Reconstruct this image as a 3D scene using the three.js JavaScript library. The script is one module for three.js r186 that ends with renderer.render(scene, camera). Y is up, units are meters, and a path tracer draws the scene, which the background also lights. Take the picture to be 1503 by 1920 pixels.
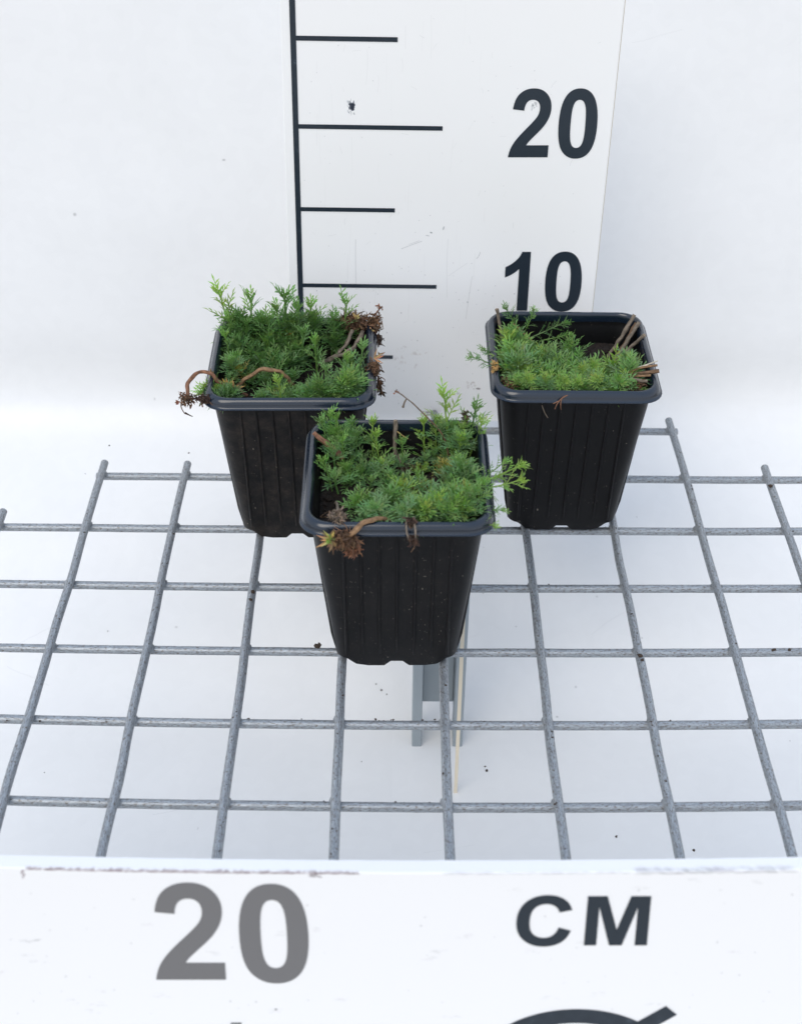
import * as THREE from 'three';
import { mergeGeometries, mergeVertices, toCreasedNormals } from 'three/addons/utils/BufferGeometryUtils.js';
import { ImprovedNoise } from 'three/addons/math/ImprovedNoise.js';

// ---------------------------------------------------------------- camera, sky, sun, exposure
const MM = 0.001;
const scene = new THREE.Scene();
const camera = new THREE.PerspectiveCamera(42.404, 801 / 1024, 0.02, 40);
camera.position.set(0.00178, 0.46877, 0.69123);
camera.rotation.order = 'YXZ';
camera.rotation.set(-0.663761, -0.0040, 0.008144);
camera.focus = 0.70;
camera.userData.fStop = 11;
scene.add(camera);

// a bright, thinly clouded sky: pale at the horizon, bluer overhead
const SW = 64, SH = 64, skyData = new Float32Array(SW * SH * 4);
for (let j = 0; j < SH; j++) {
  const el = ((j + 0.5) / SH - 0.5) * Math.PI, s = Math.sin(el);
  let c;
  if (s >= 0) {
    const t = Math.pow(s, 0.6);
    c = [1.28 + (0.75 - 1.28) * t, 1.285 + (0.925 - 1.285) * t, 1.29 + (1.24 - 1.29) * t];
  } else c = [0.50, 0.465, 0.41];
  for (let i = 0; i < SW; i++) skyData.set([c[0], c[1], c[2], 1], (j * SW + i) * 4);
}
const sky = new THREE.DataTexture(skyData, SW, SH, THREE.RGBAFormat, THREE.FloatType);
sky.mapping = THREE.EquirectangularReflectionMapping;
sky.magFilter = sky.minFilter = THREE.LinearFilter;
sky.needsUpdate = true;
scene.background = sky;
scene.environment = sky;

const sun = new THREE.DirectionalLight(new THREE.Color(1.0, 0.915, 0.79), 1.6);
sun.position.set(-0.75, 1.75, 1.3);
sun.target.position.set(0, 0, 0);
sun.castShadow = true;
sun.shadow.radius = 70;
sun.shadow.mapSize.set(2048, 2048);
Object.assign(sun.shadow.camera, { left: -0.9, right: 0.9, top: 0.9, bottom: -0.9, near: 0.1, far: 5 });
scene.add(sun, sun.target);

const renderer = new THREE.WebGLRenderer({ antialias: true });
renderer.toneMapping = THREE.LinearToneMapping;
renderer.toneMappingExposure = 0.91;
renderer.shadowMap.enabled = true;

// ---------------------------------------------------------------- helpers
let seed = 12345;
const rnd = () => { seed = (seed * 1664525 + 1013904223) >>> 0; return seed / 4294967296; };
const rr = (a, b) => a + (b - a) * rnd();
const noise = new ImprovedNoise();
const V = (x, y, z) => new THREE.Vector3(x, y, z);
const used = {};
function numbered(n) { used[n] = (used[n] ?? -1) + 1; return used[n] ? `${n}_${String(used[n]).padStart(3, '0')}` : n; }
// geometry is written in millimetres and turned into metres here
function mesh(name, geo, mat, parent, scaled = false) {
  if (!scaled) geo.scale(MM, MM, MM);
  const m = new THREE.Mesh(geo, mat);
  m.name = name; m.castShadow = m.receiveShadow = true;
  parent.add(m); return m;
}
function thing(name, label, category, pos = [0, 0, 0], group) {
  const g = new THREE.Group();
  g.name = numbered(name);
  g.position.set(pos[0] * MM, pos[1] * MM, pos[2] * MM);
  g.userData = { label, category };
  if (group) g.userData.group = group;
  scene.add(g); return g;
}
function dataTex(w, h, fn, srgb = true) {
  const d = new Uint8Array(w * h * 4);
  for (let j = 0; j < h; j++) for (let i = 0; i < w; i++) {
    const c = fn(i, j), k = (j * w + i) * 4;
    d[k] = Math.max(0, Math.min(255, c[0])); d[k + 1] = Math.max(0, Math.min(255, c[1])); d[k + 2] = Math.max(0, Math.min(255, c[2])); d[k + 3] = 255;
  }
  const t = new THREE.DataTexture(d, w, h);
  t.wrapS = t.wrapT = THREE.RepeatWrapping; t.magFilter = THREE.LinearFilter; t.minFilter = THREE.LinearMipmapLinearFilter; t.generateMipmaps = true;
  if (srgb) t.colorSpace = THREE.SRGBColorSpace;
  t.needsUpdate = true; return t;
}
function std(o) { return new THREE.MeshStandardMaterial({ side: THREE.DoubleSide, ...o }); }
const lin = (r, g, b) => new THREE.Color().setRGB(r, g, b);

// ---------------------------------------------------------------- backdrop: white sheet, wall sweeping into floor
const FLOOR = -150, WALL = -88;
const SHEET = new THREE.CatmullRomCurve3([[WALL - 46, 290], [WALL - 23, 170], [WALL - 8, 85], [WALL - 3, 38], [WALL - 1, 5], [WALL - 3, -22], [WALL + 2, -42], [WALL + 19, -59], [WALL + 48, -72], [-5, -88], [30, -108], [78, -133], [104, -146], [122, FLOOR], [150, FLOOR], [300, FLOOR], [460, FLOOR], [620, FLOOR]].map(([z, y]) => V(0, y, z)), false, 'centripetal').getSpacedPoints(90).map((q) => [q.z, q.z > 122 ? FLOOR : q.y]);
const floorY = (z) => { for (let k = 1; k < SHEET.length; k++) if (SHEET[k][0] >= z && SHEET[k][1] < 0) { const [a, b] = [SHEET[k - 1], SHEET[k]]; return a[1] + (b[1] - a[1]) * (z - a[0]) / (b[0] - a[0] || 1); } return FLOOR; };
{
  const prof = SHEET;
  const pos = [], uv = [], idx = [], NX = 24;
  let s = 0;
  for (let k = 0; k < prof.length; k++) {
    if (k) s += Math.hypot(prof[k][0] - prof[k - 1][0], prof[k][1] - prof[k - 1][1]);
    for (let i = 0; i <= NX; i++) {
      const x = -900 + 1800 * i / NX;
      const b = 2.2 * noise.noise(x * 0.004, s * 0.004, 3.1) * Math.max(0, Math.min(1, (100 - prof[k][0]) / 100));   // a sheet never hangs perfectly flat
      pos.push(x, prof[k][1] + 0.5 * b * (prof[k][1] < 0 ? 1 : 0), prof[k][0] + b); uv.push(x / 900, s / 900);
    }
  }
  for (let k = 0; k < prof.length - 1; k++) for (let i = 0; i < NX; i++) {
    const a = k * (NX + 1) + i, b = a + 1, c = a + NX + 1, d = c + 1;
    idx.push(a, c, b, b, c, d);
  }
  const g = new THREE.BufferGeometry();
  g.setAttribute('position', new THREE.Float32BufferAttribute(pos, 3));
  g.setAttribute('uv', new THREE.Float32BufferAttribute(uv, 2));
  g.setIndex(idx); g.computeVertexNormals();
  // faint scuffs and fly specks on the plastic
  const N = 2048, spk = new Float32Array(N * N);
  for (let k = 0; k < 42; k++) {
    const cx = rnd() * N, cy = rnd() * N, r = rnd() < 0.2 ? rr(1.6, 2.8) : rr(0.8, 1.6), st = rr(0.06, 0.3), el = rr(0.6, 1.7);
    for (let y = -9; y <= 9; y++) for (let x = -9; x <= 9; x++) {
      const d = Math.hypot(x * el, y / el) / r; if (d < 1.6) { const q = ((cy + y + N) | 0) % N * N + ((cx + x + N) | 0) % N; spk[q] = Math.max(spk[q], st * Math.min(1, 1.6 - d)); }
    }
  }
  for (let k = 0; k < 26; k++) {   // hair-fine scratches
    let x = rnd() * N, y = rnd() * N, a = rnd() * 7; const st = rr(0.02, 0.07);
    for (let n = 0; n < 70; n++) { x += Math.cos(a); y += Math.sin(a); a += rr(-0.06, 0.06); const q = ((y + N) | 0) % N * N + ((x + N) | 0) % N; spk[q] = Math.max(spk[q], st); }
  }
  const map = dataTex(N, N, (i, j) => {
    const n = 2.2 * noise.noise(i * 0.011, j * 0.011, 1) + 1.5 * noise.noise(i * 0.05, j * 0.05, 7);
    const f = 1 - spk[j * N + i];
    return [(231 + n) * f + 20 * (1 - f), (231 + n) * f + 18 * (1 - f), (230 + n) * f + 18 * (1 - f)];
  });
  const m = mesh('backdrop', g, std({ map, roughness: 0.42 }), scene);
  m.userData = { kind: 'structure' };
}

// ---------------------------------------------------------------- shared textures
const galvMap = dataTex(512, 256, (i, j) => {
  const n = noise.noise(i * 0.03, j * 0.06, 2) * 0.6 + noise.noise(i * 0.11, j * 0.16, 5) * 0.5 + noise.noise(i * 0.4, j * 0.4, 9) * 0.35;
  let v = 161 + 38 * n, r = v * 0.965, g = v * 1.0, b = v * 1.03;
  const dirt = noise.noise(i * 0.09, j * 0.12, 31) + 0.55 * noise.noise(i * 0.35, j * 0.35, 41);
  const k = THREE.MathUtils.smoothstep(dirt, 0.16, 0.55) * 0.72;
  r += (86 - r) * k; g += (70 - g) * k; b += (56 - b) * k;
  const sp = noise.noise(i * 0.55, j * 0.55, 77);
  if (sp > 0.5) { r *= 0.42; g *= 0.4; b *= 0.38; }
  return [r, g, b];
});
const wireMat = std({ map: galvMap, metalness: 0.45, roughness: 0.46 });
const steelMat = std({ color: lin(0.32, 0.36, 0.385), metalness: 0.4, roughness: 0.5 });

// ---------------------------------------------------------------- wire grid
const WR = 2.3;
{
  const grid = thing('wire_grid', 'galvanised welded wire grid shelf that the three pots stand on', 'wire grid', [0, 0, 0]);
  const colX = (i) => -175 + 50 * i;
  function wire(pts, axisJitter, lower) {
    const c = new THREE.CatmullRomCurve3(pts);
    const len = c.getLength(), n = Math.ceil(len / 6);
    const g = new THREE.TubeGeometry(c, n, WR, 12, false);
    const p = g.attributes.position, uv = g.attributes.uv, off = rnd(), offv = rnd();
    for (let k = 0; k < p.count; k++) {
      const s = uv.getX(k) * len, a = uv.getY(k) * Math.PI * 2;
      const q = c.getPointAt(Math.min(1, uv.getX(k)));
      const f = 1 + 0.05 * noise.noise(s * 0.11 + axisJitter * 9, Math.cos(a) * 1.3, Math.sin(a) * 1.3 + axisJitter);
      p.setXYZ(k, q.x + (p.getX(k) - q.x) * f, q.y + (p.getY(k) - q.y) * f, q.z + (p.getZ(k) - q.z) * f);
      uv.setXY(k, s / 90 + off, uv.getY(k) + offv);
    }
    const caps = [0, 1].map((e) => {   // sawn, slightly rounded ends
      const o = c.getPointAt(e), t = c.getTangentAt(e).multiplyScalar(e ? 1 : -1);
      const s = new THREE.SphereGeometry(WR, 12, 6, 0, Math.PI * 2, 0, Math.PI / 2); s.scale(1, 0.35, 1);
      s.applyQuaternion(new THREE.Quaternion().setFromUnitVectors(V(0, 1, 0), t)); s.translate(o.x, o.y, o.z); return s;
    });
    const beads = lower ? [] : [0, 50, 100, 150, 200, 250, 300, 350].filter((z) => z > pts[0].z + 1).map((z) => {   // weld lumps at the crossings
      const s = new THREE.SphereGeometry(1, 10, 7), x = pts[0].x;
      s.scale(rr(2.7, 3.3), rr(2.0, 2.5), rr(2.9, 3.6)); s.translate(x + rr(-0.4, 0.4), -4.9, z + rr(-0.6, 0.8)); return s;
    });
    mesh('wire', mergeGeometries([g, ...caps, ...beads]), wireMat, grid);
  }
  // wires running towards the viewer, upper layer; start depth follows the stepped cut of the panel
  const starts = { '-2': 92, '-1': 90.5, 0: 42, 1: 42.5, 2: -15.2, 3: -15.2, 4: -15.2, 5: -15.2, 6: -8, 7: -7.5, 8: 43, 9: 43 };
  const dx = { 0: 0, 1: -0.4, 2: -0.4, 3: 0, 4: 0.6, 5: 0.5, 6: 0.5, 7: -0.2, 8: -0.8 };
  for (let i = -2; i <= 9; i++) {
    const pts = [], z0 = starts[i];
    for (let z = z0; z < 392 + 34; z += 35) pts.push(V(colX(i) + (dx[i] ?? 0) + rr(-0.5, 0.5), -WR + (z < 300 && z > 0 ? rr(-0.15, 0) : -0.1), Math.min(z, 391.3)));
    wire(pts, i);
  }
  // cross wires, lower layer, welded under the others; the panel bows a little
  const ends = { 0: [-79, 179], 1: [-179, 279], 2: [-229, 279], 3: [-279, 279], 4: [-279, 279], 5: [-279, 279], 6: [-279, 279], 7: [-279, 279] };
  for (let j = 0; j <= 7; j++) {
    const [a, b] = ends[j], pts = [], bow = [0, 0.3, 0.7, 1.2, 1.7, 2.4, 2.6, 2.6][j];
    for (let k = 0; k <= 10; k++) {
      const x = a + (b - a) * k / 10, t = (x - 20) / 180;
      pts.push(V(x, -3 * WR + 0.35, 50 * j + (j ? 0.4 : -0.7) + 0.35 * bow - bow * 0.9 * Math.min(1.6, t * t) + rr(-0.2, 0.2)));
    }
    wire(pts, j + 20, true);
  }
}

// ---------------------------------------------------------------- support leg and lath under the grid
{
  const leg = thing('support_leg', 'grey steel channel leg standing on the floor below the wire grid', 'leg', [27.5, FLOOR, 128]);
  const top = 150 - 3.4 * WR - 1.2;
  const bar = (name, w, h, d, x, y, z) => {
    const s = new THREE.Shape(); const hw = w / 2, hd = d / 2, r = 0.9;
    s.moveTo(-hw + r, -hd); s.lineTo(hw - r, -hd); s.quadraticCurveTo(hw, -hd, hw, -hd + r); s.lineTo(hw, hd - r); s.quadraticCurveTo(hw, hd, hw - r, hd);
    s.lineTo(-hw + r, hd); s.quadraticCurveTo(-hw, hd, -hw, hd - r); s.lineTo(-hw, -hd + r); s.quadraticCurveTo(-hw, -hd, -hw + r, -hd);
    const g = new THREE.ExtrudeGeometry(s, { depth: h, bevelEnabled: false, curveSegments: 4 });
    g.rotateX(-Math.PI / 2); g.translate(x, y, z); mesh(name, g, steelMat, leg);
  };
  bar('flange', 6, top, 16, -12.6, 0, 0); bar('flange', 6, top, 16, 12.6, 0, 0);
  bar('web', 19.1, top - 26, 2, 0, 26, -6.4);
  const lath = thing('thin_lath', 'thin cream lath standing upright beside the steel leg', 'lath', [37.8, FLOOR, 172]);
  const g = new THREE.BoxGeometry(2.0, 150 - 3.4 * WR - 1.5, 1.6, 1, 6, 1); g.translate(0, (150 - 3.4 * WR - 1.5) / 2, 0);
  lath.rotation.z = 0.002;
  mesh('strip', g, std({ color: lin(0.72, 0.64, 0.5), roughness: 0.6 }), lath);
}

// ---------------------------------------------------------------- lettering
const GLYPH = {
  2: { w: [51, 1036], h: [0, 1472], d: ['M1036 261 L1036 0 L51 0 Q67 148 147 280.5 Q227 413 463 632 Q653 809 696 872 Q754 959 754 1044 Q754 1138 703.5 1188.5 Q653 1239 564 1239 Q476 1239 424 1186 Q372 1133 364 1010 L84 1038 Q109 1270 241 1371 Q373 1472 571 1472 Q788 1472 912 1355 Q1036 1238 1036 1064 Q1036 965 1000.5 875.5 Q965 786 888 688 Q837 623 704 501 Q571 379 535.5 339 Q500 299 478 261'] },
  0: { w: [87, 1039], h: [-25, 1472], d: ['M563 1472 Q776 1472 896 1320 Q1039 1140 1039 723 Q1039 307 895 125 Q776 -25 563 -25 Q349 -25 218 139.5 Q87 304 87 726 Q87 1140 231 1322 Q350 1472 563 1472', 'M563 1239 Q512 1239 472 1206.5 Q432 1174 410 1090 Q381 981 381 723 Q381 465 407 368.5 Q433 272 472.5 240 Q512 208 563 208 Q614 208 654 240.5 Q694 273 716 357 Q745 465 745 723 Q745 981 719 1077.5 Q693 1174 653.5 1206.5 Q614 1239 563 1239'] },
  1: { w: [162, 806], h: [0, 1472], d: ['M806 0 L525 0 L525 1059 Q371 915 162 846 L162 1101 Q272 1137 401 1237.5 Q530 1338 578 1472 L806 1472'] },
  C: { w: [97, 1374], h: [-25, 1491], d: ['M1087 539 L1374 448 Q1308 208 1154.5 91.5 Q1001 -25 765 -25 Q473 -25 285 174.5 Q97 374 97 720 Q97 1086 286 1288.5 Q475 1491 783 1491 Q1052 1491 1220 1332 Q1320 1238 1370 1062 L1077 992 Q1051 1106 968.5 1172 Q886 1238 768 1238 Q605 1238 503.5 1121 Q402 1004 402 742 Q402 464 502 346 Q602 228 762 228 Q880 228 965 303 Q1050 378 1087 539'] },
  M: { w: [145, 1561], h: [0, 1466], d: ['M145 0 L145 1466 L588 1466 L854 466 L1117 1466 L1561 1466 L1561 0 L1286 0 L1286 1154 L995 0 L710 0 L420 1154 L420 0'] },
};
function pathFrom(d, into) {
  for (const tok of d.match(/[MLQ][^MLQ]*/g)) {
    const n = tok.slice(1).trim().split(/\s+/).map(Number);
    if (tok[0] === 'M') into.moveTo(n[0], n[1]); else if (tok[0] === 'L') into.lineTo(n[0], n[1]); else into.quadraticCurveTo(n[0], n[1], n[2], n[3]);
  }
  return into;
}
// quad = [bottom left, bottom right, top left, top right] in board millimetres
function glyph(ch, quad, z0, mat, parent, name) {
  const G = GLYPH[ch], s = pathFrom(G.d[0], new THREE.Shape());
  if (G.d[1]) s.holes.push(pathFrom(G.d[1], new THREE.Path()));
  const g = new THREE.ExtrudeGeometry(s, { depth: 0.25, bevelEnabled: false, curveSegments: 8 }), p = g.attributes.position;
  for (let k = 0; k < p.count; k++) {
    const a = (p.getX(k) - G.w[0]) / (G.w[1] - G.w[0]), b = (p.getY(k) - G.h[0]) / (G.h[1] - G.h[0]);
    const e = (i) => (1 - b) * ((1 - a) * quad[0][i] + a * quad[1][i]) + b * ((1 - a) * quad[2][i] + a * quad[3][i]);
    p.setXYZ(k, e(0), e(1), z0 + p.getZ(k));
  }
  g.computeVertexNormals();
  return mesh(name, g, mat, parent);
}
function patch(pts, z0, mat, parent, name) {
  const s = new THREE.Shape(pts.map(([x, y]) => new THREE.Vector2(x, y)));
  const g = new THREE.ExtrudeGeometry(s, { depth: 0.25, bevelEnabled: false }); g.translate(0, 0, z0);
  return mesh(name, g, mat, parent);
}
const inkMap = dataTex(256, 256, (i, j) => {
  const n = noise.noise(i * 0.05, j * 0.05, 3) + 0.6 * noise.noise(i * 0.21, j * 0.21, 13);
  const k = THREE.MathUtils.smoothstep(n, 0.55, 0.9) * 22;
  return [38 + 5 * n + k, 48 + 5 * n + k, 58 + 5 * n + k];
});
inkMap.repeat.set(0.02, 0.02);
const inkMat = std({ map: inkMap, roughness: 0.34 });
const greyMat = std({ color: lin(0.16, 0.158, 0.16), roughness: 0.5 });  // flat mid grey, lighter than the ink

// ---------------------------------------------------------------- upright height ruler behind the pots
{
  const r = thing('height_ruler', 'tall white board with centimetre height scale behind the pots', 'ruler', [0, 0, -14.36]);
  const eu = V(0.99989188, -0.01175182, -0.00883872), eh = V(0.01240635, 0.9968715, 0.07805952), en = V(0.00789373, -0.07816074, 0.99690952);
  r.quaternion.setFromRotationMatrix(new THREE.Matrix4().makeBasis(eu, eh, en));
  const L = (h) => -61.6 - (261 - h) * 0.0115, R = (h) => 112.1 + (264 - h) * 0.0275;
  const s = new THREE.Shape();
  s.moveTo(L(-8), -8); s.lineTo(R(-8), -8.4); s.lineTo(R(289), 289); s.lineTo(L(289), 289); s.closePath();
  const g = new THREE.ExtrudeGeometry(s, { depth: 4.4, bevelEnabled: true, bevelThickness: 0.3, bevelSize: 0.3, bevelSegments: 2 });
  g.translate(0, 0, -5.0 + 0.3);
  // printed surface: scratches, scuffs, hand marks and a screw-hole stain, in real millimetres (u -70..130, h -10..290)
  const cv = document.createElement('canvas'); cv.width = 1366; cv.height = 2048;
  const ctx = cv.getContext('2d'), k = 2048 / 300, X = (u) => (u + 70) * k, Y = (h) => 2048 - (h + 10) * k;
  ctx.fillStyle = 'rgb(250,250,249)'; ctx.fillRect(0, 0, 1366, 2048);
  const mark = (u, h, w, l, a, al, c = '70,72,76') => { ctx.save(); ctx.translate(X(u), Y(h)); ctx.rotate(a); ctx.fillStyle = `rgba(${c},${al})`; ctx.beginPath(); ctx.ellipse(0, 0, w * k, l * k, 0, 0, 7); ctx.fill(); ctx.restore(); };
  const scr = (u, h, l, a, al, w = 0.18) => { ctx.strokeStyle = `rgba(80,82,86,${al})`; ctx.lineWidth = w * k; ctx.beginPath(); ctx.moveTo(X(u), Y(h)); ctx.quadraticCurveTo(X(u + l * Math.cos(a) / 2 + rr(-1, 1)), Y(h + l * Math.sin(a) / 2), X(u + l * Math.cos(a)), Y(h + l * Math.sin(a))); ctx.stroke(); };
  for (let n = 0; n < 60; n++) scr(rr(-50, 60), rr(20, 240), rr(4, 26), Math.PI / 2 + rr(-0.05, 0.05), rr(0.02, 0.06), rr(0.1, 0.35));
  for (let n = 0; n < 60; n++) scr(rr(-55, 105), rr(10, 255), rr(1, 5), rr(0, 6.3), rr(0.04, 0.14), 0.2);
  for (let n = 0; n < 190; n++) mark(rr(-55, 110), rr(-4, 110), rr(0.1, 0.35), rr(0.1, 0.5), rr(0, 3), rr(0.08, 0.35));
  for (let n = 0; n < 60; n++) mark(rr(-55, 110), rr(100, 270), rr(0.1, 0.3), rr(0.1, 0.4), rr(0, 3), rr(0.06, 0.3));
  scr(2, 118, 13, 0.42, 0.4, 0.22); scr(6, 121, 7, 0.4, 0.3, 0.18); mark(19, 129, 0.7, 0.4, 0.4, 0.5); mark(26, 132, 0.5, 1.3, 0.2, 0.25); mark(17, 127, 1.2, 0.3, 0.2, 0.25);
  scr(-24, 90, 34, 1.58, 0.2, 0.3); scr(42, 70, 30, 1.5, 0.16, 0.3); scr(30, 85, 40, 1.6, 0.1, 0.3); scr(46, 112, 5, 1.2, 0.4, 0.25); scr(30, 100, 14, 0.7, 0.15, 0.2);
  for (let n = 0; n < 26; n++) mark(-26.1 + rr(-1.2, 1.2), 205 + rr(-1.9, 1.9), rr(0.3, 0.9), rr(0.5, 1.3), rr(-0.4, 0.4), 0.5, '34,40,54');
  for (let n = 0; n < 34; n++) mark(-26.1 + rr(-2.4, 1.8), 204.6 + rr(-4.2, 4.0), rr(0.1, 0.3), rr(0.4, 1.1), rr(-0.4, 0.4), 0.22, '34,40,54');
  for (let n = 0; n < 12; n++) mark(71.6 + rr(-1.4, 1.4), 207 + rr(-2.4, 2.0), rr(0.2, 0.6), rr(0.3, 1.1), rr(-0.4, 0.4), 0.16, '60,64,72');
  for (let n = 0; n < 22; n++) mark(8 + rr(-9, 12), 40 + rr(-9, 10), rr(0.3, 1.4), rr(0.4, 1.6), rr(0, 3), rr(0.03, 0.09), '110,84,70');
  for (let n = 0; n < 18; n++) mark(48 + rr(-3, 3), 20 + rr(-3, 3), rr(0.3, 0.9), rr(0.2, 0.6), rr(0, 3), rr(0.08, 0.24), '80,60,50');
  mark(52.5, 17.5, 1.5, 0.7, 0.1, 0.55, '84,70,66'); mark(53, 10, 0.4, 0.4, 0, 0.5); mark(40, 13.5, 1.3, 0.8, 0, 0.2);
  for (let n = 0; n < 30; n++) mark(22 + rr(-6, 6), -3 + rr(-1.6, 2), rr(0.3, 1.3), rr(0.2, 0.6), 0, rr(0.12, 0.4), '60,50,46');
  const map = new THREE.CanvasTexture(cv); map.colorSpace = THREE.SRGBColorSpace;
  map.wrapS = map.wrapT = THREE.ClampToEdgeWrapping; map.repeat.set(1, 1);
  const p = g.attributes.position, uv = g.attributes.uv;
  for (let n = 0; n < p.count; n++) uv.setXY(n, (p.getX(n) + 70) / 200, (p.getY(n) + 10) / 300);
  mesh('board', g, std({ map, roughness: 0.4 }), r);
  const edge = new THREE.BoxGeometry(0.5, 297, 4.0); edge.rotateZ(0.0275); edge.translate((R(-8) + R(289)) / 2 + 0.5, 140.5, -2.5);
  mesh('edge_strip', edge, std({ color: lin(0.62, 0.56, 0.47), roughness: 0.7 }), r);
  const z = 0.02;
  const vl = (h) => -57.32 - (261 - h) * 0.0078;
  patch([[vl(-4), -4], [vl(-4) + 3, -4], [vl(288) + 3, 288], [vl(288), 288]], z, inkMat, r, 'scale_line');
  for (const [h, end] of [[241.9, -2.2], [193.2, 22.9], [143.1, -2.1], [92.6, 23.3], [41.2, -1.8]])
    patch([[vl(h) + 3.01, h - 1.25], [end, h - 1.25], [end, h + 1.25], [vl(h) + 3.01, h + 1.25]], z, inkMat, r, 'tick');
  glyph('2', [[59.49, 176.85], [81.27, 177.19], [59.45, 216.5], [80.43, 216.83]], z, inkMat, r, 'digit');
  glyph('0', [[85.94, 176.43], [107.22, 176.75], [84.92, 216.9], [105.4, 217.23]], z, inkMat, r, 'digit');
  glyph('1', [[63.68, 76.41], [78.4, 76.63], [63.07, 117.02], [77.28, 117.23]], z, inkMat, r, 'digit');
  glyph('0', [[88.16, 76.07], [110.09, 76.39], [86.62, 117.56], [107.78, 117.87]], z, inkMat, r, 'digit');
}

// ---------------------------------------------------------------- sloping ruler board in front
{
  const r = thing('front_ruler_board', 'white ruler board in the foreground reading 20 CM', 'ruler', [0, 57, 384.65]);
  r.rotation.x = -15 * Math.PI / 180;
  const topH = (u) => 0.1 + Math.min(8, (u > -15 ? 0.000085 : 0.000095) * (u + 15) ** 2), s = new THREE.Shape();
  s.moveTo(-260, -118); s.lineTo(260, -118);
  for (let u = 260; u >= -260; u -= 4) s.lineTo(u, topH(u) - 0.5 + 0.22 * noise.noise(u * 0.12, 4, 2));
  s.closePath();
  const g = new THREE.ExtrudeGeometry(s, { depth: 6.8, bevelEnabled: true, bevelThickness: 0.5, bevelSize: 0.5, bevelSegments: 3 });
  g.translate(0, 0, -7.3);
  const cv = document.createElement('canvas'); cv.width = 2048; cv.height = 880;
  const ctx = cv.getContext('2d'), k = 2048 / 524, X = (u) => (u + 262) * k, Y = (h) => (10 - h) * k;
  ctx.fillStyle = 'rgb(238,238,238)'; ctx.fillRect(0, 0, 2048, 880);
  const mark = (u, h, w, l, a, al, c = '90,88,90') => { ctx.save(); ctx.translate(X(u), Y(h)); ctx.rotate(a); ctx.fillStyle = `rgba(${c},${al})`; ctx.beginPath(); ctx.ellipse(0, 0, w * k, l * k, 0, 0, 7); ctx.fill(); ctx.restore(); };
  for (let n = 0; n < 70; n++) mark(rr(-165, 165), rr(-80, -2), rr(0.15, 0.6), rr(0.1, 0.4), rr(0, 3), rr(0.06, 0.3));
  for (let n = 0; n < 40; n++) { const u = rr(-165, 165), h = rr(-80, -2); for (let q = 0; q < 6; q++) mark(u + rr(-3, 3), h + rr(-1, 1), rr(0.4, 2), rr(0.2, 0.6), rr(-0.3, 0.3), rr(0.015, 0.05)); }
  for (let n = 0; n < 9; n++) mark(-139 + rr(-3, 4), -33 + rr(-0.8, 0.8), rr(0.5, 2), rr(0.2, 0.5), -0.1, 0.08);
  for (let n = 0; n < 5; n++) mark(-45 + rr(-0.7, 0.7), -66.5 + rr(-0.4, 0.4), rr(0.3, 0.7), rr(0.3, 0.5), 0, 0.24);
  // dirt caught along the worn front arris
  for (let n = 0; n < 900; n++) { const u = rr(-136, -12), w = 0.5 + 0.5 * noise.noise(u * 0.09, 1, 1); mark(u, topH(u) + rr(-0.75, -0.05), rr(0.3, 1.3), rr(0.08, 0.28), rr(-0.05, 0.05), 0.1 + 0.16 * w, '96,74,76'); }
  for (let n = 0; n < 240; n++) { const u = rr(20, 90); mark(u, topH(u) + rr(-0.9, -0.1), rr(0.8, 2.4), rr(0.15, 0.3), 0, rr(0.01, 0.06), '110,104,108'); }
  for (let n = 0; n < 420; n++) { const u = rr(92, 152); mark(u, topH(u) + rr(-1.3, 0.4), rr(0.8, 2.6), rr(0.15, 0.45), 0.04, rr(0.01, 0.06), '96,92,98'); }
  for (let n = 0; n < 14; n++) mark(-137.5 + rr(-0.6, 0.6), -0.5 + rr(-2.6, 1), rr(0.2, 0.5), rr(0.3, 0.8), 0.4, 0.25, '90,70,76');
  for (let n = 0; n < 10; n++) mark(-28 + rr(-2, 2), -1.2 + rr(-0.8, 0.5), rr(0.4, 1.3), rr(0.2, 0.4), 0.2, 0.3, '70,56,60');
  const map = new THREE.CanvasTexture(cv); map.colorSpace = THREE.SRGBColorSpace; map.wrapS = map.wrapT = THREE.ClampToEdgeWrapping;
  const p = g.attributes.position, uv = g.attributes.uv, H = 880 / k;
  for (let n = 0; n < p.count; n++) uv.setXY(n, (p.getX(n) + 262) / 524, 1 - (10 - p.getY(n)) / H + (p.getZ(n) < -1 ? 0.008 : 0));
  mesh('board', g, std({ map, roughness: 0.4 }), r);
  const z = 0.02;
  glyph('2', [[-90.89, -51.53], [-63.76, -51.37], [-90.06, -4.88], [-63.88, -4.73]], z, greyMat, r, 'digit');
  glyph('0', [[-57.53, -53.2], [-30.55, -53.04], [-57.83, -5.27], [-31.83, -5.11]], z, greyMat, r, 'digit');
  glyph('C', [[47.96, -34.39], [69.12, -34.27], [48.59, -9.96], [69.35, -9.83]], z, inkMat, r, 'letter');
  glyph('M', [[74.66, -33.63], [98.88, -33.49], [74.85, -10.27], [98.73, -10.13]], z, inkMat, r, 'letter');
  const ring = new THREE.Shape(), hole = new THREE.Path(), cx = 74.3, cy = -94, a = 38.5, b = 28.4;
  ring.absellipse(cx, cy, a, b, 0, Math.PI * 2); hole.absellipse(cx, cy, a - 9, b - 7, 0, Math.PI * 2, true); ring.holes.push(hole);
  const rg = new THREE.ExtrudeGeometry(ring, { depth: 0.25, bevelEnabled: false, curveSegments: 48 }); rg.translate(0, 0, z);
  const sym = mesh('diameter_symbol', rg, inkMat, r);
  patch([[108.86, -63.77], [113.47, -68.05], [39.7, -124.2], [35.1, -119.9]], z + 0.06, inkMat, sym, 'slash');
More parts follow.
